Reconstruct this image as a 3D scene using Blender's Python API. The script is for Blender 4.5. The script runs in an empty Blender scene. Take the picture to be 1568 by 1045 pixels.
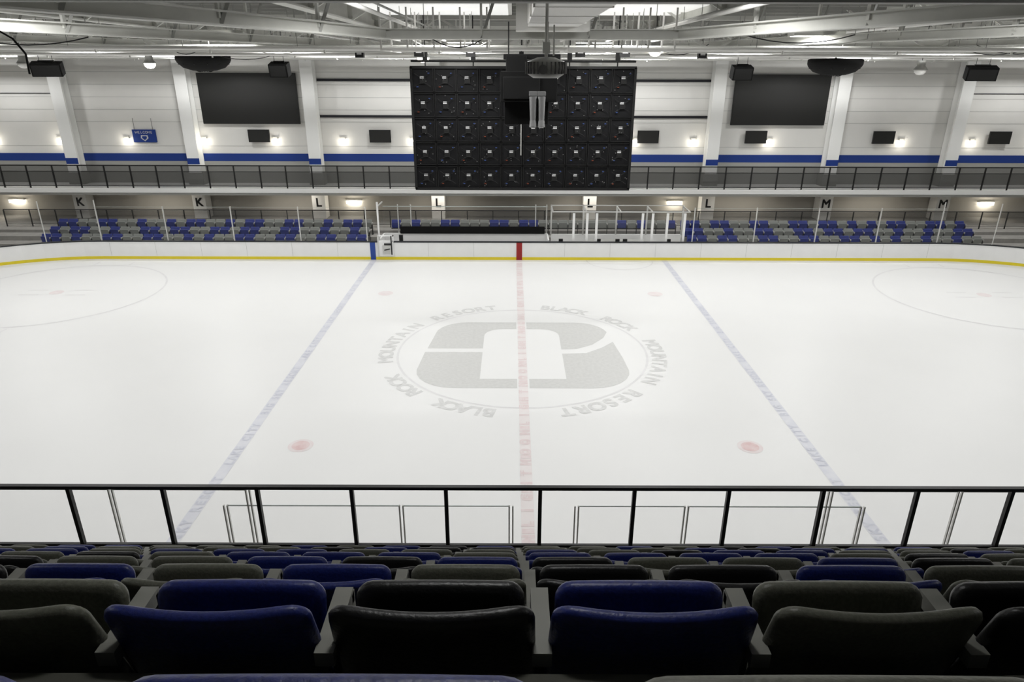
import bpy, math, random
from mathutils import Vector, Matrix
random.seed(7)
S = bpy.context.scene
S.view_settings.view_transform = 'Standard'
S.view_settings.look = 'None'
COL = S.collection

# ------------------------------------------------------------ materials
def mat(name, c, rough=0.5, spec=0.5, metal=0.0, noise=0.0, nscale=5.0, bump=0.0, c2=None, emis=0.0, ecol=None):
    m = bpy.data.materials.new(name); m.use_nodes = True
    nt = m.node_tree; b = nt.nodes['Principled BSDF']
    b.inputs['Roughness'].default_value = rough
    b.inputs['Metallic'].default_value = metal
    b.inputs['Specular IOR Level'].default_value = spec
    b.inputs['Base Color'].default_value = (*c, 1)
    if noise > 0 or bump > 0 or c2:
        tc = nt.nodes.new('ShaderNodeTexCoord')
        n = nt.nodes.new('ShaderNodeTexNoise'); n.inputs['Scale'].default_value = nscale
        n.inputs['Detail'].default_value = 5
        nt.links.new(tc.outputs['Object'], n.inputs['Vector'])
        r = nt.nodes.new('ShaderNodeValToRGB')
        r.color_ramp.elements[0].position = 0.35; r.color_ramp.elements[1].position = 0.65
        d = c2 if c2 else tuple(x * (1 - noise) for x in c)
        r.color_ramp.elements[0].color = (*d, 1); r.color_ramp.elements[1].color = (*c, 1)
        nt.links.new(n.outputs['Fac'], r.inputs['Fac'])
        nt.links.new(r.outputs['Color'], b.inputs['Base Color'])
        if bump > 0:
            bp = nt.nodes.new('ShaderNodeBump'); bp.inputs['Strength'].default_value = bump
            bp.inputs['Distance'].default_value = 0.01
            nt.links.new(n.outputs['Fac'], bp.inputs['Height'])
            nt.links.new(bp.outputs['Normal'], b.inputs['Normal'])
    if emis > 0:
        b.inputs['Emission Color'].default_value = (*(ecol or c), 1)
        b.inputs['Emission Strength'].default_value = emis
    return m

def glass_mat(name, tint=0.93, gloss=0.05, rough=0.05):
    m = bpy.data.materials.new(name); m.use_nodes = True
    nt = m.node_tree; nt.nodes.clear()
    o = nt.nodes.new('ShaderNodeOutputMaterial')
    t = nt.nodes.new('ShaderNodeBsdfTransparent'); t.inputs[0].default_value = (tint, tint, tint, 1)
    g = nt.nodes.new('ShaderNodeBsdfGlossy'); g.inputs['Roughness'].default_value = rough
    mx = nt.nodes.new('ShaderNodeMixShader'); mx.inputs[0].default_value = gloss
    nt.links.new(t.outputs[0], mx.inputs[1]); nt.links.new(g.outputs[0], mx.inputs[2])
    nt.links.new(mx.outputs[0], o.inputs[0])
    return m

def mesh_mat(name, c, alpha):
    m = bpy.data.materials.new(name); m.use_nodes = True
    nt = m.node_tree; b = nt.nodes['Principled BSDF']
    b.inputs['Base Color'].default_value = (*c, 1); b.inputs['Alpha'].default_value = alpha
    b.inputs['Roughness'].default_value = .6
    return m

M = {}
M['ice'] = mat('ice', (.74, .74, .735), .40, .2, noise=.015, nscale=.35)
M['blue_seat'] = mat('blue_seat_plastic', (.009, .017, .125), .42, .42, noise=.35, nscale=90, bump=.2)
M['olive_seat'] = mat('olive_seat_plastic', (.090, .092, .070), .47, .42, noise=.25, nscale=90, bump=.2)
M['black_seat'] = mat('black_seat_plastic', (.006, .006, .006), .40, .42, bump=.2, nscale=90)
M['arm'] = mat('armrest_plastic', (.18, .18, .16), .5, .4)
M['steel_dark'] = mat('seat_frame_steel', (.02, .02, .02), .5, .4)
M['tread'] = mat('dark_concrete', (.07, .07, .058), .8, .2, noise=.25, nscale=6, bump=.2)
M['concrete'] = mat('concrete', (.32, .31, .29), .8, .2, noise=.15, nscale=3)
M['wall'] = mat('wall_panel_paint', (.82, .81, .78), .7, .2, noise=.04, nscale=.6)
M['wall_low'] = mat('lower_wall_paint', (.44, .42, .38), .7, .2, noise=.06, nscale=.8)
M['joint'] = mat('panel_joint', (.55, .55, .53), .8, .1)
M['colw'] = mat('column_white_paint', (.92, .92, .90), .6, .2)
M['wblue'] = mat('blue_stripe_paint', (.02, .05, .24), .6, .2)
M['black'] = mat('black_paint', (.010, .010, .010), .45, .4)
M['blackm'] = mat('black_matte', (.008, .008, .008), .8, .2)
M['girt'] = mat('dark_girt_steel', (.02, .02, .025), .6, .3)
M['steelw'] = mat('painted_steel', (.72, .72, .68), .55, .3, noise=.08, nscale=2)
M['steelg'] = mat('grey_steel', (.38, .38, .36), .55, .3)
M['deck'] = mat('roof_deck', (.34, .34, .325), .7, .2, noise=.1, nscale=1.5)
M['duct'] = mat('duct_white', (.86, .85, .82), .5, .3)
M['board'] = mat('board_plastic_white', (.86, .86, .855), .3, .4, noise=.03, nscale=2)
M['yellow'] = mat('kickplate_yellow', (.78, .64, .03), .4, .4)
M['cap'] = mat('board_cap', (.012, .014, .018), .4, .4)
M['red'] = mat('board_red', (.30, .015, .015), .4, .4)
M['mblue'] = mat('board_blue', (.02, .06, .30), .4, .4)
M['alu'] = mat('aluminium', (.62, .62, .60), .35, .5, metal=.5)
M['aluw'] = mat('white_post', (.85, .85, .84), .4, .4)
M['glass'] = glass_mat('rink_glass', .985, .02)
M['glassedge'] = mat('glass_edge', (.45, .50, .48), .3, .5)
M['lamp'] = mat('lamp_glow', (1, .95, .85), .5, .2, emis=9, ecol=(1, .94, .82))
M['led'] = mat('led_glow', (1, 1, 1), .5, .2, emis=3, ecol=(1, 1, .97))
M['panel'] = mat('ceiling_panel_glow', (.9, .9, .9), .5, .2, emis=.5, ecol=(1, 1, .97))
M['screen'] = mat('screen_black', (.014, .014, .013), .45, .4)
M['screen_back'] = mat('video_panel_black', (.004, .004, .005), .6, .3)
M['cabin'] = mat('video_cabinet_black', (.009, .009, .009), .5, .4)
M['label'] = mat('white_label', (.62, .62, .62), .6, .2)
M['dimbit'] = mat('grey_terminal', (.22, .22, .22), .6, .2)
M['redbit'] = mat('red_connector', (.16, .04, .02), .5, .3)
M['bluebit'] = mat('blue_connector', (.04, .07, .20), .5, .3)
M['mesh'] = mesh_mat('guardrail_mesh', (.020, .020, .019), .76)
M['mesh2'] = mesh_mat('lower_guardrail_mesh', (.020, .020, .019), .5)
M['tgrey'] = mat('far_seat_grey', (.22, .23, .215), .5, .3)
M['tblue'] = mat('far_seat_blue', (.022, .036, .20), .5, .3)
M['projg'] = mat('projector_grey', (.40, .40, .38), .45, .4)
M['headg'] = mat('fixture_grey', (.20, .20, .20), .4, .4)
# paint under the ice
def icep(n, c, c2, s): M[n] = mat(n, c, .40, .2, c2=c2, nscale=s)
icep('i_logo', (.535, .535, .525), (.575, .575, .565), 9)
icep('i_text', (.56, .56, .555), (.64, .64, .635), 6)
icep('i_blue', (.605, .612, .665), (.66, .665, .70), 3)
icep('i_blue2', (.51, .52, .59), (.60, .61, .66), 5)
icep('i_red', (.71, .66, .655), (.725, .69, .685), 3)
icep('i_red2', (.67, .565, .565), (.70, .63, .63), 5)
icep('i_dot', (.63, .46, .46), (.69, .58, .575), 4)
icep('i_dotf', (.69, .615, .615), (.715, .67, .67), 4)
icep('i_ring', (.63, .625, .63), (.685, .68, .685), 1.5)

# ------------------------------------------------------------ mesh builder
class MB:
    def __init__(s): s.v = []; s.f = []; s.m = []; s.sm = []; s.mats = []
    def mi(s, k):
        if k not in s.mats: s.mats.append(k)
        return s.mats.index(k)
    def add(s, vs, fs, k, smooth=False):
        o = len(s.v); i = s.mi(k)
        s.v.extend([tuple(p) for p in vs])
        for f in fs:
            s.f.append([a + o for a in f]); s.m.append(i); s.sm.append(smooth)
    def box(s, x0, x1, y0, y1, z0, z1, k):
        vs = [(x0,y0,z0),(x1,y0,z0),(x1,y1,z0),(x0,y1,z0),(x0,y0,z1),(x1,y0,z1),(x1,y1,z1),(x0,y1,z1)]
        s.add(vs, [(0,3,2,1),(4,5,6,7),(0,1,5,4),(1,2,6,5),(2,3,7,6),(3,0,4,7)], k)
    def cbox(s, c, d, k, rot=None):
        vs = []
        for dz in (-1, 1):
            for dx, dy in ((-1,-1),(1,-1),(1,1),(-1,1)):
                p = Vector((dx*d[0]/2, dy*d[1]/2, dz*d[2]/2))
                if rot: p = rot @ p
                vs.append(p + Vector(c))
        s.add(vs, [(0,3,2,1),(4,5,6,7),(0,1,5,4),(1,2,6,5),(2,3,7,6),(3,0,4,7)], k)
    def cyl(s, p0, p1, r, k, n=10, r1=None, caps=True):
        p0 = Vector(p0); p1 = Vector(p1); a = (p1 - p0).normalized()
        q = a.orthogonal().normalized(); w = a.cross(q)
        r1 = r if r1 is None else r1
        vs = []
        for P, R in ((p0, r), (p1, r1)):
            for i in range(n):
                t = 2*math.pi*i/n
                vs.append(P + q*math.cos(t)*R + w*math.sin(t)*R)
        s.add(vs, [(i, (i+1) % n, n+(i+1) % n, n+i) for i in range(n)], k, True)
        if caps:
            o = vs
            s.add(o[:n], [tuple(range(n-1, -1, -1))], k); s.add(o[n:], [tuple(range(n))], k)
    def tube(s, pts, r, k, n=6):
        for a, b in zip(pts[:-1], pts[1:]): s.cyl(a, b, r, k, n, caps=False)
    def rev(s, c, prof, k, n=24):
        vs = []
        for r, z in prof:
            for i in range(n):
                t = 2*math.pi*i/n
                vs.append((c[0]+r*math.cos(t), c[1]+r*math.sin(t), c[2]+z))
        fs = []
        for j in range(len(prof)-1):
            for i in range(n):
                fs.append((j*n+i, j*n+(i+1) % n, (j+1)*n+(i+1) % n, (j+1)*n+i))
        s.add(vs, fs, k, True)
    def beam(s, p0, p1, w, h, k):
        p0 = Vector(p0); p1 = Vector(p1); a = (p1-p0); L = a.length; a.normalize()
        up = Vector((0,0,1)) if abs(a.z) < .95 else Vector((0,1,0))
        x = a.cross(up).normalized(); u = x.cross(a)
        R = Matrix((x, a, u)).transposed()
        s.cbox((p0+p1)/2, (w, L, h), k, R)
    def obj(s, name, bevel=0, parent=None):
        me = bpy.data.meshes.new(name); me.from_pydata(s.v, [], s.f)
        for k in s.mats: me.materials.append(M[k])
        me.polygons.foreach_set('material_index', s.m)
        me.polygons.foreach_set('use_smooth', s.sm)
        me.update()
        o = bpy.data.objects.new(name, me); COL.objects.link(o)
        if bevel:
            b = o.modifiers.new('bev', 'BEVEL'); b.width = bevel; b.segments = 2; b.limit_method = 'ANGLE'
        return o

_glyph = {}
def glyph(ch, size=1.0):
    if ch not in _glyph:
        cu = bpy.data.curves.new('g', 'FONT'); cu.body = ch; cu.size = 1; cu.align_x = 'CENTER'
        o = bpy.data.objects.new('g', cu); COL.objects.link(o)
        bpy.context.view_layer.update()
        me = bpy.data.meshes.new_from_object(o.evaluated_get(bpy.context.evaluated_depsgraph_get()))
        _glyph[ch] = ([v.co.copy() for v in me.vertices], [tuple(p.vertices) for p in me.polygons])
        bpy.data.objects.remove(o); bpy.data.curves.remove(cu); bpy.data.meshes.remove(me)
    return _glyph[ch]
def add_glyph(mb, ch, size, T, k, bold=0):
    if ch == ' ': return
    vs, fs = glyph(ch)
    offs = [(0, 0)] if not bold else [(a*bold, b*bold) for a in (-1, 0, 1) for b in (-1, 1)]
    for i, (dx, dy) in enumerate(offs):
        d = Vector((dx, dy, .0003*i))
        mb.add([T @ (v*size+d) for v in vs], fs, k)

# ------------------------------------------------------------ ice
HW, HL, CR = 12.5, 30.5, 8.5
def path(off=0.0, n=14):
    pts = []
    r = CR + off
    cx, cy = HL-CR, HW-CR
    for (sx, sy, a0) in ((1,1,0),(-1,1,90),(-1,-1,180),(1,-1,270)):
        for i in range(n+1):
            a = math.radians(a0 + 90*i/n)
            pts.append((sx*cx + r*math.cos(a), sy*cy + r*math.sin(a)))
    return pts
mb = MB()
pp = path(0)
mb.add([(x, y, 0) for x, y in pp], [tuple(range(len(pp)))], 'ice')
mb.obj('ice_rink_surface')

def disc(mb, c, r, z, k, n=32, r0=0):
    if r0 == 0:
        mb.add([(c[0]+r*math.cos(2*math.pi*i/n), c[1]+r*math.sin(2*math.pi*i/n), z) for i in range(n)], [tuple(range(n))], k)
    else:
        vs = []
        for R in (r0, r):
            vs += [(c[0]+R*math.cos(2*math.pi*i/n), c[1]+R*math.sin(2*math.pi*i/n), z) for i in range(n)]
        mb.add(vs, [(i, (i+1) % n, n+(i+1) % n, n+i) for i in range(n)], k)

Z1, Z2 = .004, .007
mb = MB()
def quad(x0, x1, y0, y1, z, k): mb.add([(x0,y0,z),(x1,y0,z),(x1,y1,z),(x0,y1,z)], [(0,1,2,3)], k)
for sx in (-7.7, 7.7):
    quad(sx-.15, sx+.15, -12.45, 12.45, Z1, 'i_blue')
    txt = 'BIG SKY RESORT  LAKE CITY  '
    y = -11.6; i = 0
    while y < 12:
        T = Matrix.Translation((sx+.11, y, Z2)) @ Matrix.Rotation(math.radians(90), 4, 'Z')
        add_glyph(mb, txt[i % len(txt)], .32, T, 'i_blue2', .012); y += .25; i += 1
quad(-.15, .15, -12.45, 12.45, Z1, 'i_red')
y = -12.2; i = 0
while y < 12.2:
    T = Matrix.Translation((.11, y, Z2)) @ Matrix.Rotation(math.radians(90), 4, 'Z')
    add_glyph(mb, 'MOONLIGHT'[i % 9], .34, T, 'i_red2', .03)
    if i % 3 == 0: quad(-.13, .13, y+.18, y+.36, Z2, 'i_red2')
    y += .52; i += 1
for x in (-6.1, 6.1):
    for y in (-6.7, 6.7):
        disc(mb, (x, y), .34, Z1, 'i_dotf'); disc(mb, (x, y), .24, Z2, 'i_dot' if y < 0 else 'i_dotf')
for x in (-21.0, 21.0):
    for y in (-6.7, 6.7):
        disc(mb, (x, y), .30, Z1, 'i_dotf'); disc(mb, (x, y), 4.57, Z1, 'i_ring', 80, 4.48)
        for a in (-1, 1):
            for b in (-1, 1):
                quad(min(x+a*.6, x+a*1.5), max(x+a*.6, x+a*1.5), y+b*.35-.03, y+b*.35+.03, Z1, 'i_ring')
                quad(x+a*.9-.03, x+a*.9+.03, min(y+b*4.6, y+b*5.2), max(y+b*4.6, y+b*5.2), Z1, 'i_ring')
for sx in (-26.5, 26.5): quad(sx-.03, sx+.03, -11, 11, Z1, 'i_ring')
n = 24; vs = []
for R in (1.70, 1.77): vs += [(5.3+R*math.cos(math.pi*(1+i/n)), 12.42+R*math.sin(math.pi*(1+i/n)), Z1) for i in range(n+1)]
mb.add(vs, [(i, i+1, n+1+i+1, n+1+i) for i in range(n)], 'i_ring')
mb.obj('ice_line_markings')

mb = MB()
def arcpts(cx, cy, r, a0, a1, n=6): return [(cx+r*math.cos(math.radians(a0+(a1-a0)*i/n)), cy+r*math.sin(math.radians(a0+(a1-a0)*i/n))) for i in range(n+1)]
def poly(pts, k): mb.add([(x, y, Z1-.001) for x, y in pts], [tuple(range(len(pts)))], k)
poly([(-3.45,.22),(-1.43,.22),(-1.43,1.5)]+arcpts(-.73,1.5,.7,180,90)+[(-.2,2.2),(-.2,2.95)]+arcpts(-2.1,1.75,1.2,90,180)+[(-3.35,1.2)], 'i_logo')
poly([(-3.5,-.12),(-3.6,-1.7)]+arcpts(-2.2,-1.7,1.4,180,270)+[(-.2,-3.1),(-.2,-2.4),(-1.43,-2.4),(-1.43,-.12)], 'i_logo')
poly([(.2,2.2)]+arcpts(.73,1.5,.7,90,0)+[(1.43,.15),(2.0,.2),(2.6,.6),(3.1,1.3),(3.3,1.9)]+arcpts(2.1,1.75,1.2,10,90)+[(.2,2.95)], 'i_logo')
poly([(1.43,-.25),(2.3,-.2),(2.95,.35),(3.4,.9),(3.55,-.6),(3.6,-1.7)]+arcpts(2.2,-1.7,1.4,0,-90)+[(.2,-3.1),(.2,-2.4),(1.43,-2.4)], 'i_logo')
disc(mb, (0, 0), 4.5, Z1-.001, 'i_ring', 96, 4.42)
for base in (0, 180):
    for word, a0, a1 in (('BLACK', 10, 34), ('ROCK', 43, 64), ('MOUNTAIN', 77, 124), ('RESORT', 132, 168)):
        for i, ch in enumerate(word):
            a = math.radians(base + a0 + (a1-a0)*(i+.5)/len(word))
            T = Matrix.Translation((4.64*math.sin(a), 4.64*math.cos(a), Z1)) @ Matrix.Rotation(-a, 4, 'Z')
            add_glyph(mb, ch, .70, T, 'i_text', .025)
mb.obj('centre_ice_logo')

# ------------------------------------------------------------ boards
mb = MB()
def sweep(mb, o0, o1, z0, z1, k, n=14):
    a, b = path(o0, n), path(o1, n); N = len(a)
    vs = [(x,y,z0) for x,y in a] + [(x,y,z0) for x,y in b] + [(x,y,z1) for x,y in b] + [(x,y,z1) for x,y in a]
    fs = []
    for i in range(N):
        j = (i+1) % N
        for q in range(4):
            r = (q+1) % 4
            fs.append((q*N+i, q*N+j, r*N+j, r*N+i))
    mb.add(vs, fs, k)
sweep(mb, 0, .12, .0, .15, 'yellow')
sweep(mb, .01, .12, .15, .93, 'board')
sweep(mb, -.015, .16, .93, .98, 'cap')
x = -21.6
while x < 22:
    for sy in (1, -1): mb.box(x-.006, x+.006, sy*12.505-.003, sy*12.505+.003, .18, .92, 'joint')
    x += 2.4
mb.box(-7.87, -7.6, 12.49, 12.53, 0, .93, 'mblue'); mb.box(7.6, 7.87, -12.53, -12.49, 0, .93, 'mblue')
mb.box(-.15, .15, 12.485, 12.53, 0, .96, 'red'); mb.box(-.15, .15, -12.53, -12.49, 0, .93, 'red')
mb.obj('rink_dasher_boards')

mb = MB()
mb.box(-7.42, -6.62, 12.42, 12.48, .22, 1.05, 'board')
mb.box(-7.2, -6.75, 12.36, 12.42, .35, .8, 'joint')
mb.cyl((-6.72,12.38,.3), (-6.72,12.38,1.3), .03, 'black')
mb.cyl((-7.1,12.36,.55), (-6.8,12.36,.62), .03, 'black')
mb.box(-7.1, -6.7, 12.37, 12.42, .82, .90, 'black')
mb.box(-7.45, -7.38, 12.4, 12.48, .2, 1.35, 'alu')
mb.box(-7.38, -6.6, 12.42, 12.48, 1.27, 1.33, 'board')
mb.box(-6.66, -6.6, 12.42, 12.48, .98, 1.33, 'board')
mb.obj('rink_gate')

mb = MB()
def gpanel(x0, y0, x1, y1, z0, z1, k='glass'):
    mb.add([(x0,y0,z0),(x1,y1,z0),(x1,y1,z1),(x0,y0,z1)], [(0,1,2,3)], k)
GT = 2.75
def glass_run(xa, xb, y, step, z1=GT, post=.022):
    n = max(1, round((xb-xa)/step))
    for i in range(n+1):
        x = xa + (xb-xa)*i/n
        mb.box(x-post, x+post, y-.03, y+.03, .98, z1+.03, 'alu')
        if i < n:
            x2 = xa + (xb-xa)*(i+1)/n
            gpanel(x+post, y, x2-post, y, .98, z1); mb.box(x+post, x2-post, y-.006, y+.006, z1-.008, z1, 'glassedge')
glass_run(-22, -8.0, 12.6, 3.5)
glass_run(9.1, 22, 12.6, 3.3)
for sx in (-1, 1):
    for sy in (-1, 1):
        prev = None
        for i in range(0, 6):
            a = math.radians(90 - 18*i); x = sx*(22 + 8.6*math.cos(a)); y = sy*(4 + 8.6*math.sin(a))
            mb.cyl((x,y,.98), (x,y,3.1), .028, 'alu', 8)
            if prev: gpanel(prev[0], prev[1], x, y, .98, 3.05)
            prev = (x, y)
    for i in range(5):
        y = -4 + 8*i/4; mb.cyl((sx*30.6,y,.98), (sx*30.6,y,3.1), .028, 'alu', 8)
    gpanel(sx*30.6, -4, sx*30.6, 4, .98, 3.05)
mb.obj('rink_glass_far')

mb = MB()
def nrun(xs, zt, y=-12.6, dbl=True):
    for i, x in enumerate(xs):
        mb.box(x-.045, x-.02, y-.02, y+.02, .98, zt, 'alu'); mb.box(x+.02, x+.045, y-.02, y+.02, .98, zt, 'alu')
        if i < len(xs)-1:
            gpanel(x+.04, y, xs[i+1]-.04, y, .98, zt); mb.box(x+.02, xs[i+1]-.02, y-.008, y+.008, zt-.018, zt, 'glassedge')
nrun([-5.5, -2.35, -.38], 2.27)
nrun([.80, 2.77, 5.93], 2.27)
nrun([-21.9, -18.2, -14.6, -11.1, -7.5, -5.06], 2.6)
nrun([5.3, 7.6, 11.2, 14.8, 18.4, 21.9], 2.6)
mb.obj('rink_glass_near')

# ------------------------------------------------------------ far team bench + penalty boxes
mb = MB()
mb.box(-7.4, 1.55, 14.2, 14.28, .3, 1.03, 'board')
mb.box(-6.5, 1.4, 14.15, 14.2, 1.03, 1.42, 'blackm')
mb.box(-6.4, 1.3, 13.2, 13.6, .45, .55, 'steelg')
for x in (-6.2, -4.2, -2.2, 0, 1.1): mb.box(x-.04, x+.04, 13.25, 13.55, .1, .45, 'steelg')
for x in (-7.4, 1.55): mb.box(x-.04, x+.04, 12.72, 14.2, .3, 1.03, 'board')
for x in (-6.6, -5.9, .9, 1.5):
    mb.cyl((x, 14.3, 1.0), (x, 14.3, 2.6), .03, 'alu', 8)
gpanel(-7.4, 14.25, 1.55, 14.25, 1.0, 2.5)
mb.box(-7.4, 1.55, 14.235, 14.265, 2.48, 2.51, 'glassedge')
for x in (-7.4,):
    mb.box(x-.03, x+.03, 12.72, 14.2, 2.72, 2.78, 'alu'); gpanel(x, 12.72, x, 14.2, 1, 2.75)
    mb.cyl((x,12.74,1), (x,12.74,3.0), .05, 'aluw', 8)
mb.box(-6.4, -6.2, 13.0, 13.15, .55, 1.2, 'black')
mb.obj('team_bench')

mb = MB()
mb.box(1.75, 8.9, 14.2, 14.28, .3, 1.0, 'board')
for x in (2.85, 3.55, 4.05, 6.45, 6.98, 7.75, 8.65):
    mb.box(x-.06, x+.06, 12.7, 12.78, .3, 2.45, 'aluw')
for x in (1.75, 3.5, 5.3, 6.95, 8.9):
    mb.box(x-.03, x+.03, 12.7, 14.2, 2.5, 2.55, 'alu'); gpanel(x, 12.7, x, 14.2, .98, 2.5)
    mb.box(x-.04, x+.04, 14.2, 14.28, .98, 2.6, 'alu')
mb.box(1.75, 8.9, 12.72, 12.76, 2.5, 2.56, 'alu'); mb.box(1.75, 8.9, 14.22, 14.26, 2.55, 2.6, 'alu')
gpanel(1.75, 12.74, 8.9, 12.74, .98, 2.5); gpanel(1.75, 14.24, 8.9, 14.24, .98, 2.5)
mb.box(3.7, 6.8, 13.3, 13.9, .75, .8, 'steelg')
for x in (3.8, 6.7): mb.box(x-.04, x+.04, 13.4, 13.8, .1, .75, 'steelg')
for x in (2.0, 7.1):
    mb.box(x, x+1.4, 13.7, 14.1, .45, .52, 'steelg'); mb.box(x+.1, x+.2, 13.75, 14.05, .1, .45, 'steelg'); mb.box(x+1.2, x+1.3, 13.75, 14.05, .1, .45, 'steelg')
for x in (2.2, 4.2, 5.2, 5.6, 7.9): mb.cbox((x, 12.78, 1.0), (.22, .12, .16), 'black')
mb.obj('penalty_box')

# ------------------------------------------------------------ seats
def plate(mb, w, h, t, T, k, curve=.05, dip=.0, r=.08, n=4, side=5, crown=0.0, flare=0.0):
    out = []
    hw, hh = w/2, h/2
    cs = [(hw-r, hh-r, 0), (-hw+r, hh-r, 90), (-hw+r, -hh+r, 180), (hw-r, -hh+r, 270)]
    for ci, (cx, cy, a0) in enumerate(cs):
        for i in range(n+1):
            a = math.radians(a0 + 90*i/n); out.append((cx+r*math.cos(a), cy+r*math.sin(a)))
        if ci in (0, 2):
            nx = cs[(ci+1) % 4]; x0, y0 = out[-1]; x1 = nx[0]
            for i in range(1, side): out.append((x0+(x1-x0)*i/side, y0))
    prof = [(.4,-1),(.8,-1),(.94,-.95),(.985,-.6),(1,0),(.985,.6),(.94,.95),(.8,1),(.4,1)]
    N = len(out); vs = []
    def tr(x, v, d):
        q = x/hw
        y = d + curve*q*q
        vv = v + hh
        vv += (-dip*(1-q*q) + crown*(1-q*q)) * max(0, vv/h)
        x = x*(1+flare*(.5-(v+hh)/h))
        return T @ Vector((x, y, vv))
    for s_, d in prof:
        for x, v in out: vs.append(tr(x*s_, v*s_, d*t/2))
    fs = []
    for j in range(len(prof)-1):
        for i in range(N): fs.append((j*N+i, j*N+(i+1) % N, (j+1)*N+(i+1) % N, (j+1)*N+i))
    c0 = len(vs); vs.append(tr(0, 0, -t/2)); vs.append(tr(0, 0, t/2))
    L = (len(prof)-1)*N
    for i in range(N):
        fs.append((c0, (i+1) % N, i)); fs.append((c0+1, L+i, L+(i+1) % N))
    mb.add(vs, fs, k, True)

def leanT(base, top):
    b = Vector(base); t = Vector(top); z = (t-b).normalized(); x = Vector((1,0,0)); y = z.cross(x)
    R = Matrix((x, y, z)).transposed().to_4x4()
    return Matrix.Translation(b) @ R

def seat(mb, ox, oy, oz, k, hi=True, f=1, arm='arm', frame='steel_dark'):
    G = Matrix.Translation((ox, oy, oz)) @ (Matrix.Identity(4) if f > 0 else Matrix.Rotation(math.pi, 4, 'Z'))
    n, sd = (5, 8) if hi else (2, 3)
    plate(mb, .53, .45, .038, G @ leanT((0,.13,.39), (0,.0,.830)), k, curve=.026, dip=.006, r=.055, n=n, side=sd, flare=.05)
    plate(mb, .475, .34, .04, G @ leanT((0,.17,.38), (0,.235,.71)), k, curve=.004, crown=.006, r=.045, n=n, side=sd)
    R = G.to_3x3()
    mb.cbox(G @ Vector((-.28,.150,.645)), (.05,.24,.045), arm, R)
    mb.cbox(G @ Vector((-.28,.262,.62)), (.05,.03,.07), arm, R)
    mb.cbox(G @ Vector((-.28,.19,.33)), (.035,.10,.60), frame, R)
    mb.cbox(G @ Vector((-.28,.20,.03)), (.07,.22,.05), frame, R)
    mb.cbox(G @ Vector((0,.17,.36)), (.56,.05,.06), frame, R)

P = .56
Y0, ZT, DY, DZ = -21.604, 7.537, .865, .67
def rowpos(k):
    if k == -1: return (-22.9+.31, ZT+DZ+.062)
    return (Y0+DY*k, ZT-DZ*k)
names = {'g': 'olive_seat', 'b': 'blue_seat', 'k': 'black_seat'}
pat = {0: (-3, 'gbkbgk'), 1: (-5, 'kbgbgkkbg'), 2: (-6, 'kggbkbkggbkg'), -1: (-1, 'bg')}
def colour(k, i):
    if k in pat:
        s0, p = pat[k]
        if 0 <= i-s0 < len(p): return names[p[i-s0]]
    return names[random.choice('gbkgbggb')]
proto = {}
for c in 'gbk':
    m_ = MB(); seat(m_, 0, 0, 0, names[c])
    me = bpy.data.meshes.new('stadium_seat_'+names[c]); me.from_pydata(m_.v, [], m_.f)
    for q in m_.mats: me.materials.append(M[q])
    me.polygons.foreach_set('material_index', m_.m); me.polygons.foreach_set('use_smooth', m_.sm); me.update()
    proto[names[c]] = me
for k in (-1, 0, 1):
    y, z = rowpos(k)
    for i in range(-6, 7):
        o = bpy.data.objects.new('stadium_seat', proto[colour(k, i)]); o.location = (-.01+P*i, y, z); COL.objects.link(o)
for k in range(2, 7):
    y, z = rowpos(k); mb = MB()
    for i in range(-14, 15): seat(mb, -.01+P*i, y, z, colour(k, i), hi=(k < 4))
    mb.obj('stadium_seat_row')

mb = MB()
for k in range(-3, 7):
    y0 = Y0+DY*k-.035; y1 = y0+DY if k < 6 else -15.3
    if k == -3: y0 = -26
    mb.box(-36, 36, y0, y1, -.1, ZT-DZ*k if k >= -1 else ZT+DZ, 'tread')
mb.obj('floor_stand_steps')

mb = MB()
zt, zf, yb = 4.56, 3.517, -15.4
mb.box(-30, 30, yb-.03, yb+.03, zt-.045, zt, 'black')
mb.box(-30, 30, yb-.02, yb+.02, zf+.09, zf+.13, 'black')
for i in range(-24, 25):
    x = i*1.22; mb.box(x-.024, x+.024, yb-.028, yb+.028, zf, zt-.04, 'black')
    mb.box(x-.06, x+.06, yb-.06, yb+.06, zf, zf+.012, 'black')
gpanel(-30, yb, 30, yb, zf+.12, zt-.05)
mb.obj('stand_guard_rail')

mb = MB(); mb.box(-36, 36, -15.3, -12.68, -.1, .05, 'concrete')
mb.obj('floor_near')

# ------------------------------------------------------------ far stand
mb = MB()
mb.box(-38, 38, 12.68, 14.34, -.1, .12, 'concrete')
mb.box(-38, 38, 14.34, 15.2, -.1, .33, 'concrete')
mb.box(-38, 38, 15.2, 16.1, -.1, .58, 'concrete')
mb.box(-38, 38, 16.1, 20.3, -.1, .75, 'concrete')
mb.obj('floor_far_stand')
for (xa, xb) in ((-26.0, -8.1), (9.5, 25.6)):
    mb = MB()
    for r, (yy, zz) in enumerate(((14.30, .12), (15.17, .33), (16.05, .58))):
        x = xa; run = 0; c = 'tgrey'
        while x < xb:
            if run <= 0: c = 'tblue' if c == 'tgrey' else 'tgrey'; run = random.choice((1, 2, 2))
            seat(mb, x, yy, zz, c, hi=False, f=-1, arm='steelg', frame='steel_dark'); x += .56; run -= 1
    mb.obj('far_seating_block')
mb = MB()
x = -7.0
while x < 9.2:
    seat(mb, x, 16.05, .58, random.choice(('tgrey', 'tgrey', 'tblue')), hi=False, f=-1, arm='steelg'); x += .56
mb.obj('far_seating_block')
mb = MB()
mb.box(-30, 30, 16.9, 16.95, 1.72, 1.77, 'black'); mb.box(-30, 30, 16.9, 16.95, .9, .93, 'black')
x = -30
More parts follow.
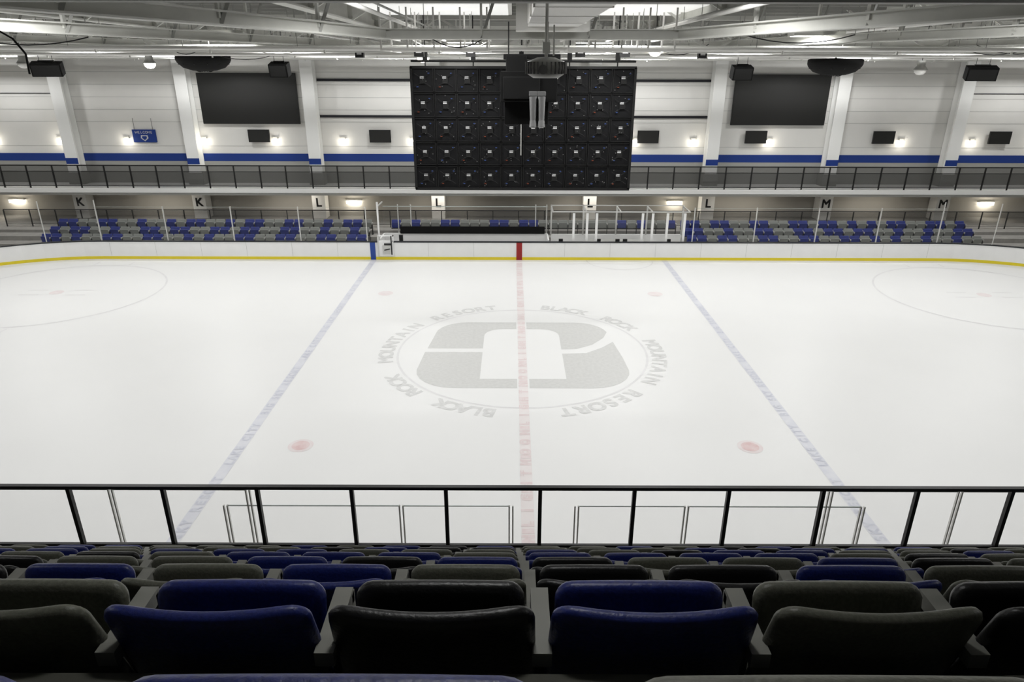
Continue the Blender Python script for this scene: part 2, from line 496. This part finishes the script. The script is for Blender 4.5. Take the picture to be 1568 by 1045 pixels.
while x <= 30:
    mb.box(x-.025, x+.025, 16.9, 16.95, .75, 1.72, 'black'); x += 1.5
mb.add([(-30,16.925,.95),(30,16.925,.95),(30,16.925,1.7),(-30,16.925,1.7)], [(0,1,2,3)], 'mesh2')
mb.obj('lower_guard_rail')

# ------------------------------------------------------------ upper walkway
mb = MB()
mb.box(-38, 38, 18.1, 20.3, 2.42, 2.78, 'colw')
mb.box(-38, 38, 18.0, 18.1, 2.55, 2.80, 'colw')
mb.box(-38, 38, 18.05, 18.1, 2.40, 2.5, 'steelg')
mb.obj('walkway_slab')
mb = MB()
mb.box(-38, 38, 18.1, 18.16, 4.08, 4.14, 'black'); mb.box(-38, 38, 18.12, 18.15, 2.9, 2.94, 'black'); mb.box(-38, 38, 18.12, 18.15, 3.75, 3.78, 'black')
x = -38
while x <= 38:
    mb.box(x-.035, x+.035, 18.1, 18.16, 2.78, 4.1, 'black'); x += 1.52
mb.add([(-38,18.135,2.92),(38,18.135,2.92),(38,18.135,3.76),(-38,18.135,3.76)], [(0,1,2,3)], 'mesh')
mb.add([(-38,18.135,3.76),(38,18.135,3.76),(38,18.135,4.1),(-38,18.135,4.1)], [(0,1,2,3)], 'mesh2')
mb.obj('walkway_guard_rail')

# ------------------------------------------------------------ walls
mb = MB()
mb.box(-38, 38, 20.3, 20.6, 2.6, 11.5, 'wall')
mb.box(-38, 38, 20.27, 20.3, 4.1, 4.55, 'wblue')
mb.box(-38, 38, 20.28, 20.3, 2.78, 4.1, 'steelg')
for z in (5.0, 6.4, 7.1, 7.8, 8.5, 9.2): mb.box(-38, 38, 20.285, 20.3, z-.012, z+.012, 'joint')
for xa, xb in ((-11.9, -4.9), (4.4, 11.3)):
    for z in (8.78, 6.74): mb.box(xa, xb, 20.2, 20.3, z-.07, z+.07, 'girt')
for xa, xb, z in ((-33.9, -27.4, 8.0), (26.5, 33.1, 8.1)): mb.box(xa, xb, 20.24, 20.3, z-.02, z+.02, 'girt')
mb.obj('wall_far')
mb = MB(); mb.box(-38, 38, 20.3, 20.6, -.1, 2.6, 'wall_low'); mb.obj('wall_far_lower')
mb = MB(); mb.box(-38.3, -38, -26, 20.6, -.1, 11.5, 'wall'); mb.obj('wall_left')
mb = MB(); mb.box(38, 38.3, -26, 20.6, -.1, 11.5, 'wall'); mb.obj('wall_right')
mb = MB(); mb.box(-38, 38, -26.3, -26, -.1, 11.5, 'wall_low'); mb.obj('wall_back')
mb = MB(); mb.box(-38.3, 38.3, -26.3, 20.6, 11.5, 11.7, 'deck'); mb.obj('ceiling')
mb = MB(); mb.box(-38, 38, -26, 20.6, -.3, -.1, 'concrete'); mb.obj('floor')

CX = [(-34.3, 'J'), (-26.97, 'K'), (-19.64, 'K'), (-12.29, 'L'), (-4.94, 'L'), (4.40, 'L'), (11.67, 'L'), (18.93, 'M'), (26.13, 'M'), (33.5, 'N')]
for cx, L in CX:
    mb = MB()
    mb.box(cx-.36, cx+.36, 19.55, 19.60, 2.78, 11.0, 'colw'); mb.box(cx-.36, cx+.36, 20.2, 20.25, 2.78, 11.0, 'colw'); mb.box(cx-.05, cx+.05, 19.6, 20.2, 2.78, 11.0, 'colw')
    mb.box(cx-.365, cx+.365, 19.54, 19.55, 4.0, 4.35, 'wblue')
    mb.box(cx-.45, cx+.45, 19.5, 20.28, 2.78, 3.5, 'steelg')
    mb.box(cx-.40, cx+.40, 19.4, 20.2, .75, 2.42, 'wall')
    T = Matrix.Translation((cx, 19.39, 1.5)) @ Matrix.Rotation(math.radians(90), 4, 'X')
    add_glyph(mb, L, .72, T, 'black', .02)
    mb.obj('wall_column')

# ------------------------------------------------------------ wall objects
def screen(name, xc, z0, z1, w, depth=.12, y=20.2, tilt=True):
    mb = MB()
    mb.box(xc-w/2, xc+w/2, y-depth, y, z0, z1, 'black')
    mb.box(xc-w/2+.04, xc+w/2-.04, y-depth-.006, y-depth, z0+.04, z1-.04, 'screen')
    mb.box(xc-.15, xc+.15, y, 20.27, (z0+z1)/2-.15, (z0+z1)/2+.15, 'steelg')
    return mb.obj(name)
screen('wall_video_board', -16.0, 6.3, 9.15, 5.8); screen('wall_video_board', 15.5, 6.3, 9.15, 5.6)
for x in (-15.65, -8.35, 7.8, 14.3, 22.0, 29.0): screen('television', x, 5.25, 5.98, 1.28, y=20.1)
mb = MB()
mb.box(-23.35, -21.95, 20.2, 20.26, 5.2, 5.95, 'wblue')
for i, ch in enumerate('WELCOME'):
    add_glyph(mb, ch, .2, Matrix.Translation((-23.1+.15*i, 20.19, 5.72)) @ Matrix.Rotation(math.radians(90), 4, 'X'), 'label')
mb.add([(-22.85,20.19,5.62),(-22.45,20.19,5.62),(-22.42,20.19,5.45),(-22.65,20.19,5.27),(-22.88,20.19,5.45)], [(0,1,2,3,4)], 'label')
mb.add([(-22.78,20.18,5.57),(-22.52,20.18,5.57),(-22.5,20.18,5.46),(-22.65,20.18,5.34),(-22.8,20.18,5.46)], [(0,1,2,3,4)], 'wblue')
for x in (-23.2, -22.1): mb.cyl((x, 20.24, 5.95), (x, 20.24, 6.6), .01, 'black', 5)
mb.obj('welcome_banner')

def light(name, kind, loc, energy, size=.3, rot=None, col=(1, 1, .99), sy=None, spread=None):
    l = bpy.data.lights.new(name, kind); l.energy = energy; l.color = col
    if kind == 'AREA':
        l.shape = 'RECTANGLE'; l.size = size; l.size_y = sy or size
        if spread: l.spread = math.radians(spread)
    else: l.shadow_soft_size = size
    o = bpy.data.objects.new(name, l); o.location = loc
    if rot: o.rotation_euler = rot
    COL.objects.link(o); return o

for x in (-31.8, -27.8, -23.75, -19.05, -14.75, -10.65, -6.4, 7.1, 10.6, 15.2, 23.2, 27.5, 31.5):
    mb = MB()
    mb.box(x-.16, x+.16, 20.16, 20.27, 5.42, 5.54, 'steelg'); mb.box(x-.14, x+.14, 20.12, 20.26, 5.28, 5.42, 'lamp')
    mb.obj('wall_lamp')
    light('wall_lamp_light', 'POINT', (x, 19.95, 5.3), 10, .12, col=(1, .93, .8))
for x in (-31.4, -10.3, 9.8, 29.3):
    mb = MB()
    mb.box(x-.5, x+.5, 20.1, 20.3, 1.72, 1.78, 'steelg'); mb.box(x-.45, x+.45, 20.1, 20.28, 1.54, 1.72, 'lamp')
    mb.obj('bulkhead_lamp')
    light('bulkhead_light', 'POINT', (x, 19.7, 1.6), 25, .15, col=(1, .93, .8))
for x in (-22, -14, -5, 4, 14, 22):
    light('walkway_soffit_light', 'AREA', (x, 18.9, 2.38), 32, 3.0, sy=.15, col=(1, .94, .84))

# ------------------------------------------------------------ video board (rear)
mb = MB()
X0, X1, ZB, ZTp, yb = -3.54, 3.46, 5.80, 9.54, .1
mb.box(X0, X1, yb, yb+.12, ZB, ZTp, 'screen_back')
nc, nr = 10, 5; cw = (X1-X0)/nc; ch = (ZTp-ZB)/nr
for i in range(nc):
    for j in range(nr):
        cx = X0+cw*(i+.5); cz = ZB+ch*(j+.5)
        w, h = cw-.02, ch-.02
        for a in (-1, 1):
            mb.cbox((cx+a*(w/2-.015), yb-.03, cz), (.020, .06, h), 'cabin')
            mb.cbox((cx, yb-.03, cz+a*(h/2-.015)), (w, .06, .020), 'cabin')
        mb.cbox((cx, yb-.035, cz), (.18, .07, .22), 'cabin')
        mb.cbox((cx-.02, yb-.075, cz+.08), (.12, .01, .07), 'label')
        mb.cbox((cx-.17, yb-.05, cz-.20), (.06, .04, .03), 'redbit' if (i+j) % 2 else 'bluebit')
        mb.cbox((cx+.19, yb-.05, cz+.20), (.05, .04, .03), 'bluebit')
        for _ in range(4):
            mb.cbox((cx+random.uniform(-.28, .28), yb-.07, cz+random.uniform(-.3, .3)), (.02, .02, .02), 'dimbit')
        for sgn in (1, -1):
            pv = Vector((cx-.25*sgn, yb-.08, cz+.2*sgn))
            for q in range(5):
                nv = Vector((cx+sgn*(-.25+.1*(q+1)), yb-.08, cz+.2*sgn-.12*sgn*math.sin(math.pi*(q+1)/5)))
                mb.cyl(pv, nv, .008, 'cabin', 5, caps=False); pv = nv
for a in (ZB, ZTp): mb.box(X0-.03, X1+.03, yb-.08, yb+.16, a-.04, a+.04, 'black')
for a in (X0, X1): mb.box(a-.04, a+.04, yb-.08, yb+.16, ZB, ZTp, 'black')
mb.cyl((X0, yb, 9.72), (X1, yb, 9.72), .035, 'black'); mb.cyl((X0, yb+.3, 9.85), (X1, yb+.3, 9.85), .03, 'steelw')
for x in (-3.1, -1.6, -.1, 1.4, 2.9):
    mb.cyl((x, yb+.05, 9.5), (x, yb+.05, 11.5), .02, 'black', 6); mb.cbox((x, yb+.05, 9.85), (.14, .14, .3), 'black')
mb.cyl((-.1, yb-.2, 6.9), (-.1, yb-.2, 8.2), .02, 'projg', 6)
mb.obj('hanging_video_board')

# ------------------------------------------------------------ projector + loudspeaker cluster
mb = MB()
c = (.08, -12.9, 9.58)
mb.rev(c, [(0,-.14),(.17,-.14),(.25,-.09),(.27,.0),(.25,.07),(.12,.12),(0,.13)], 'projg', 28)
for i in range(28):
    a = 2*math.pi*i/28; R = Matrix.Rotation(a, 3, 'Z')
    mb.cbox(Vector(c)+R @ Vector((.262, 0, -.01)), (.04, .012, .15), 'headg', R)
mb.cyl((c[0], c[1], 9.7), (c[0], c[1], 10.38), .022, 'steelw'); mb.cyl((c[0]+.1, c[1], 9.72), (c[0]+.1, c[1], 10.1), .012, 'steelw')
mb.cbox((c[0], c[1], 9.82), (.1, .1, .14), 'steelw')
mb.cyl((c[0]-.05, c[1]-.2, 9.55), (c[0]-.05, c[1]-.3, 9.55), .06, 'headg', 14)
mb.obj('projector')
mb = MB()
mb.cbox((-.06, -8.6, 9.22), (1.08, .7, .55), 'blackm'); mb.cbox((-.10, -8.55, 8.80), (.85, .55, .48), 'blackm', Matrix.Rotation(.15, 3, 'X'))
mb.cbox((.0, -8.6, 9.75), (1.1, .1, .1), 'black'); mb.cbox((-.3, -8.6, 9.62), (.4, .4, .3), 'black')
for x in (-.45, .3): mb.cyl((x, -8.6, 9.5), (x, -8.6, 10.37), .015, 'black', 6)
mb.cbox((-.2, -8.96, 9.2), (.7, .02, .4), 'cabin')
for x in (.02, .18):
    mb.cyl((x, -9.1, 9.05), (x, -9.15, 8.62), .075, 'headg', 14, r1=.055); mb.cyl((x, -9.15, 8.62), (x, -9.17, 8.5), .06, 'headg', 14, r1=.07)
    mb.cbox((x, -9.05, 9.1), (.16, .1, .08), 'headg'); mb.cyl((x, -9.17, 8.5), (x, -9.172, 8.49), .05, 'label', 12)
mb.obj('hanging_loudspeaker_cluster', bevel=.01)

# ------------------------------------------------------------ ceiling structure
mb = MB()
for cx, _ in CX:
    mb.box(cx-.15, cx+.15, -25.8, 20.2, 10.72, 10.76, 'steelw'); mb.box(cx-.02, cx+.02, -25.8, 20.2, 10.76, 11.42, 'steelw'); mb.box(cx-.15, cx+.15, -25.8, 20.2, 11.40, 11.44, 'steelw')
    for y in range(-22, 20, 4):
        mb.box(cx-.14, cx+.14, y-.01, y+.01, 10.76, 11.4, 'steelw')
        mb.beam((cx-.1, y, 10.75), (cx-1.3, y, 11.45), .06, .06, 'steelw'); mb.beam((cx+.1, y, 10.75), (cx+1.3, y, 11.45), .06, .06, 'steelw')
mb.obj('ceiling_rafters')
mb = MB()
y = -24.5
while y < 20:
    mb.box(-37.9, 37.9, y-.04, y+.04, 11.28, 11.5, 'steelg'); y += 1.45
mb.obj('ceiling_purlins')
def truss(Y, zb, zt, step, k='steelw', ch=.13):
    mb = MB(); y = Y-22.9
    mb.box(-37.8, 37.8, y-.09, y+.09, zb, zb+ch, k); mb.box(-37.8, 37.8, y-.09, y+.09, zt-ch, zt, k)
    x = -37; s_ = 1
    while x < 37:
        a, b = (zb+ch/2, zt-ch/2) if s_ > 0 else (zt-ch/2, zb+ch/2)
        mb.beam((x, y, a), (x+step, y, b), .07, .07, k); x += step; s_ = -s_
    mb.obj('ceiling_truss')
truss(6.4, 10.09, 11.2, 1.6, 'steelg', .16)
truss(24.5, 9.98, 11.1, 1.8); truss(31.0, 9.95, 11.1, 1.8); truss(37.5, 9.92, 11.1, 1.8)
mb = MB()
def ibeam(p0, p1, w, h, k='steelw'):
    p0 = Vector(p0); p1 = Vector(p1); dz = Vector((0, 0, h/2))
    mb.beam(p0-dz, p1-dz, w, .025, k); mb.beam(p0+dz, p1+dz, w, .025, k); mb.beam(p0, p1, .02, h, k)
    L = (p1-p0).length; n_ = int(L/3)
    for i in range(1, n_+1):
        q = p0.lerp(p1, i/(n_+1)); mb.beam(q, q+Vector((0, 0, 1.2)), .05, .12, k); mb.beam(q+Vector((0, 0, -h/2)), q+Vector((.35, .3, .9)), .04, .06, 'steelg')
for s_ in (-1, 1):
    o = .35 if s_ > 0 else 0
    ibeam((s_*3.2+o-.1, -5.6, 10.27), (s_*7.4+o, -19.4, 10.27), .26, .2)
    ibeam((s_*5.0+o, 6.2, 10.28), (s_*13.2+o, -18.4, 10.28), .26, .2)
    ibeam((s_*9.0+o, 12, 10.3), (s_*21+o, -14, 10.3), .22, .18)
ibeam((-3.6, -5.5, 10.27), (3.9, -5.5, 10.27), .22, .2)
ibeam((-5.3, 6.3, 10.28), (5.6, 6.3, 10.28), .22, .2)
mb.obj('ceiling_bracing')
mb = MB()
for Y, z, r in ((19.5, 10.0, .05), (21.2, 10.1, .03), (27, 9.95, .06), (28.5, 10.05, .04), (33.5, 9.93, .06), (35.2, 10.0, .04), (39.0, 9.92, .07), (40.5, 9.98, .05)):
    mb.cyl((-37.8, Y-22.9, z), (37.8, Y-22.9, z), r, random.choice(('duct', 'steelw', 'duct')), 8)
    for x in range(-36, 37, 3):
        mb.cyl((x, Y-22.9, z), (x, Y-22.9, 11.4), .01, 'steelg', 4); mb.cyl((x+.7, Y-22.9, z-.12), (x+.7, Y-22.9, z), .03, 'steelw', 6)
mb.obj('sprinkler_pipes')
mb = MB()
for x, z in ((-30, 10.6), (-22, 10.6), (-14.2, 10.6), (-6.9, 10.55), (-3.2, 10.6), (3.9, 10.6), (9.6, 10.55), (13.6, 10.6), (21, 10.6), (30, 10.6)):
    mb.cyl((x, -24, z), (x, 20.2, z), .045, 'duct', 8); mb.cyl((x+.2, -24, z+.1), (x+.2, 20.2, z+.1), .025, 'steelg', 6)
    for y in range(-22, 20, 3): mb.cyl((x, y, z), (x, y, 11.4), .01, 'steelg', 4)
mb.obj('ceiling_conduits')
mb = MB()
for y, z in ((5.0, 9.98), (11.3, 9.95), (17.2, 9.9)):
    for e in (-.15, .15): mb.box(-36, 36, y+e-.012, y+e+.012, z, z+.09, 'duct')
    x = -36
    while x < 36:
        mb.box(x-.015, x+.015, y-.15, y+.15, z, z+.02, 'duct'); x += .6
    for x in range(-35, 36, 4): mb.cyl((x, y, z), (x, y, 11.4), .012, 'steelg', 4)
    mb.box(-36, 36, y-.06, y+.05, z+.02, z+.06, 'black')
mb.obj('cable_tray')
mb = MB()
rr = random.Random(3)
for q in range(22):
    x = rr.uniform(-14, 14); y = rr.uniform(-7, 8); L = rr.uniform(1.0, 3.0); z = rr.uniform(10.05, 10.4); d = rr.uniform(.1, .35)
    mb.tube([(x+L*t/8, y, z-d*4*(t/8)*(1-t/8)) for t in range(9)], .013, 'black' if q % 3 else 'steelw', 5)
    for xx in (x, x+L): mb.cyl((xx, y, z-.02), (xx, y, 11.4), .01, 'steelg', 4)
mb.tube([(-6.1, -15.0, 11.4), (-6.0, -15.0, 10.4), (-5.9, -15.0, 10.0), (-5.65, -15, 9.85), (-5.55, -15, 9.7), (-5.56, -15, 9.5)], .011, 'black')
mb.obj('hanging_cables')
mb = MB()
for x, y in ((-3.1, -1.2), (2.9, -1.2), (-5.6, 2.5), (6.1, 2.5), (-1.6, -1.2), (1.6, -1.2)):
    mb.cbox((x, y, 10.0), (.28, .22, .34), 'black'); mb.cbox((x, y-.12, 9.98), (.16, .02, .1), 'label')
    mb.cyl((x, y, 10.15), (x, y, 11.4), .015, 'steelg', 5)
mb.obj('chain_hoists')
mb = MB()
mb.box(-.05, 1.05, -24, -6.6, 10.38, 10.95, 'duct')
for y in range(-22, -7, 2): mb.box(-.08, 1.08, y-.03, y+.03, 10.37, 10.98, 'duct')
mb.box(-.3, 1.3, -6.6, -6.0, 10.3, 11.0, 'duct')
mb.obj('air_duct')
mb = MB()
for (xa, xb) in ((-4.3, -.4), (1.3, 4.9)):
    mb.box(xa, xb, -4.6, -.6, 10.98, 11.04, 'duct'); mb.box(xa+.1, xb-.1, -4.5, -.7, 10.965, 10.98, 'panel')
mb.obj('ceiling_light_panel')
mb = MB()
for sx in (-1, 1):
    for z in (9.95, 10.25):
        mb.beam((sx*1.0, -4.6, z), (sx*3.6, -4.6, z), .05, .05, 'duct'); mb.beam((sx*1.0, -3, z), (sx*3.6, -3, z), .05, .05, 'duct')
        for q in (1.0, 2.3, 3.6): mb.beam((sx*q, -4.6, z), (sx*q, -1.5, z), .05, .05, 'duct')
    for q in (1.0, 1.65, 2.3, 2.95, 3.6):
        mb.beam((sx*q, -4.6, 9.95), (sx*q, -4.6, 10.9), .04, .04, 'duct'); mb.beam((sx*q, -3, 9.95), (sx*q, -3, 10.9), .04, .04, 'duct')
mb.obj('rigging_frame')

def domefan(x, y, z):
    mb = MB()
    mb.rev((x, y, z), [(0,-.38),(.45,-.35),(.8,-.24),(1.0,-.05),(1.05,.05),(1.05,.22),(.95,.26),(0,.28)], 'blackm', 32)
    for i in range(12):
        a = 2*math.pi*i/12; mb.beam((x+.2*math.cos(a), y+.2*math.sin(a), z-.40), (x+.98*math.cos(a), y+.98*math.sin(a), z-.1), .02, .02, 'cabin')
    mb.cyl((x, y, z+.2), (x, y, 11.5), .04, 'black')
    mb.obj('destratification_fan')
domefan(-12.9, 7.1, 9.72); domefan(12.7, 7.1, 9.62)
def spk(x, y, z, w=1.1, a=0):
    mb = MB(); R = Matrix.Rotation(a, 3, 'Z') @ Matrix.Rotation(.25, 3, 'X')
    mb.cbox((x, y, z), (w, .5, .5), 'blackm', R); mb.cbox(Vector((x, y, z))+R @ Vector((0, -.26, 0)), (w-.1, .03, .42), 'cabin', R)
    mb.cbox((x, y, z+.3), (w*.6, .06, .06), 'black')
    for s_ in (-.25, .25): mb.cyl((x+s_*w, y, z+.2), (x+s_*w, y, 11.5), .012, 'black', 5)
    mb.obj('loudspeaker', bevel=.015)
spk(-19.3, 7.1, 9.42, 1.1, .3); spk(-9.85, 7.1, 9.42, .75); spk(8.95, 7.1, 9.35, .8); spk(18.7, 7.1, 9.35, 1.1, -.3)
def pendant(x, y, z, on=True):
    mb = MB()
    mb.rev((x, y, z), [(.10,.32),(.14,.30),(.15,.12),(.25,.0),(.27,-.02)], 'steelg', 20)
    mb.rev((x, y, z), [(.0,-.22),(.12,-.20),(.20,-.12),(.22,.0),(0,.02)], 'lamp' if on else 'duct', 20)
    mb.cyl((x, y, z+.3), (x, y, 11.5), .012, 'black', 5)
    mb.obj('pendant_lamp')
pendant(-15.1, 7.1, 9.66); pendant(4.3, 1.5, 10.1); pendant(15.6, 6.0, 9.5, False); pendant(-20.5, 7.5, 9.65, False); pendant(-3.5, 3, 9.9)
GX = (-23.3, -16, -8.6, -2.1, 2.6, 8.0, 15.3, 22.5)
for gy, ener, gxs in ((-9.6, 200, GX), (-2.2, 165, GX), (4.4, 165, GX), (10.4, 175, GX), (15.8, 320, (-30, -17.5, -6.5, 6.5, 17, 29.5))):  # last row is added fill to brighten the far wall
    zb = 10.8 if gy < -9 else 10.355
    for gx in gxs:
        mb = MB()
        mb.box(gx-.7, gx+.7, gy-.25, gy+.25, zb+.015, zb+.125, 'steelw'); mb.box(gx-.64, gx+.64, gy-.2, gy+.2, zb, zb+.015, 'led')
        for s_ in (-.6, .6): mb.cyl((gx+s_, gy, zb+.125), (gx+s_, gy, 11.4), .01, 'steelg', 4)
        mb.obj('high_bay_light')
        e = ener*((1.4 if abs(gx) > 20 else 1.1 if abs(gx) > 12 else 1.0 if abs(gx) > 5 else .85) if gy < 15 else 1)
        light('high_bay_area', 'AREA', (gx, gy, zb-.015), e, 1.3, sy=.5)
for gx in (-7, 0, 7):  # fill lights added over the stand to brighten the foreground seats
    mb = MB()
    mb.box(gx-.7, gx+.7, -20.6, -20.4, 11.0, 11.1, 'steelw'); mb.box(gx-.65, gx+.65, -20.57, -20.43, 10.99, 11.0, 'led')
    for s_ in (-.6, .6): mb.cyl((gx+s_, -20.5, 11.1), (gx+s_, -20.5, 11.49), .01, 'steelg', 4)
    mb.obj('stand_fill_light')
    light('stand_fill_area', 'AREA', (gx, -20.5, 10.97), 75, 1.3, sy=.15)

w = bpy.data.worlds.new('w'); S.world = w; w.use_nodes = True
w.node_tree.nodes['Background'].inputs[0].default_value = (.6, .6, .62, 1); w.node_tree.nodes['Background'].inputs[1].default_value = .2

# ------------------------------------------------------------ camera
cam = bpy.data.cameras.new('camera'); cam.lens = 24.1; cam.sensor_width = 36; cam.clip_start = .05; cam.clip_end = 300
co = bpy.data.objects.new('camera', cam); COL.objects.link(co)
co.matrix_world = Matrix.Translation((-.37, -22.9, 9.6)) @ Matrix.Rotation(math.radians(90-21.92), 4, 'X') @ Matrix.Rotation(math.radians(.15), 4, 'Z')
S.camera = co
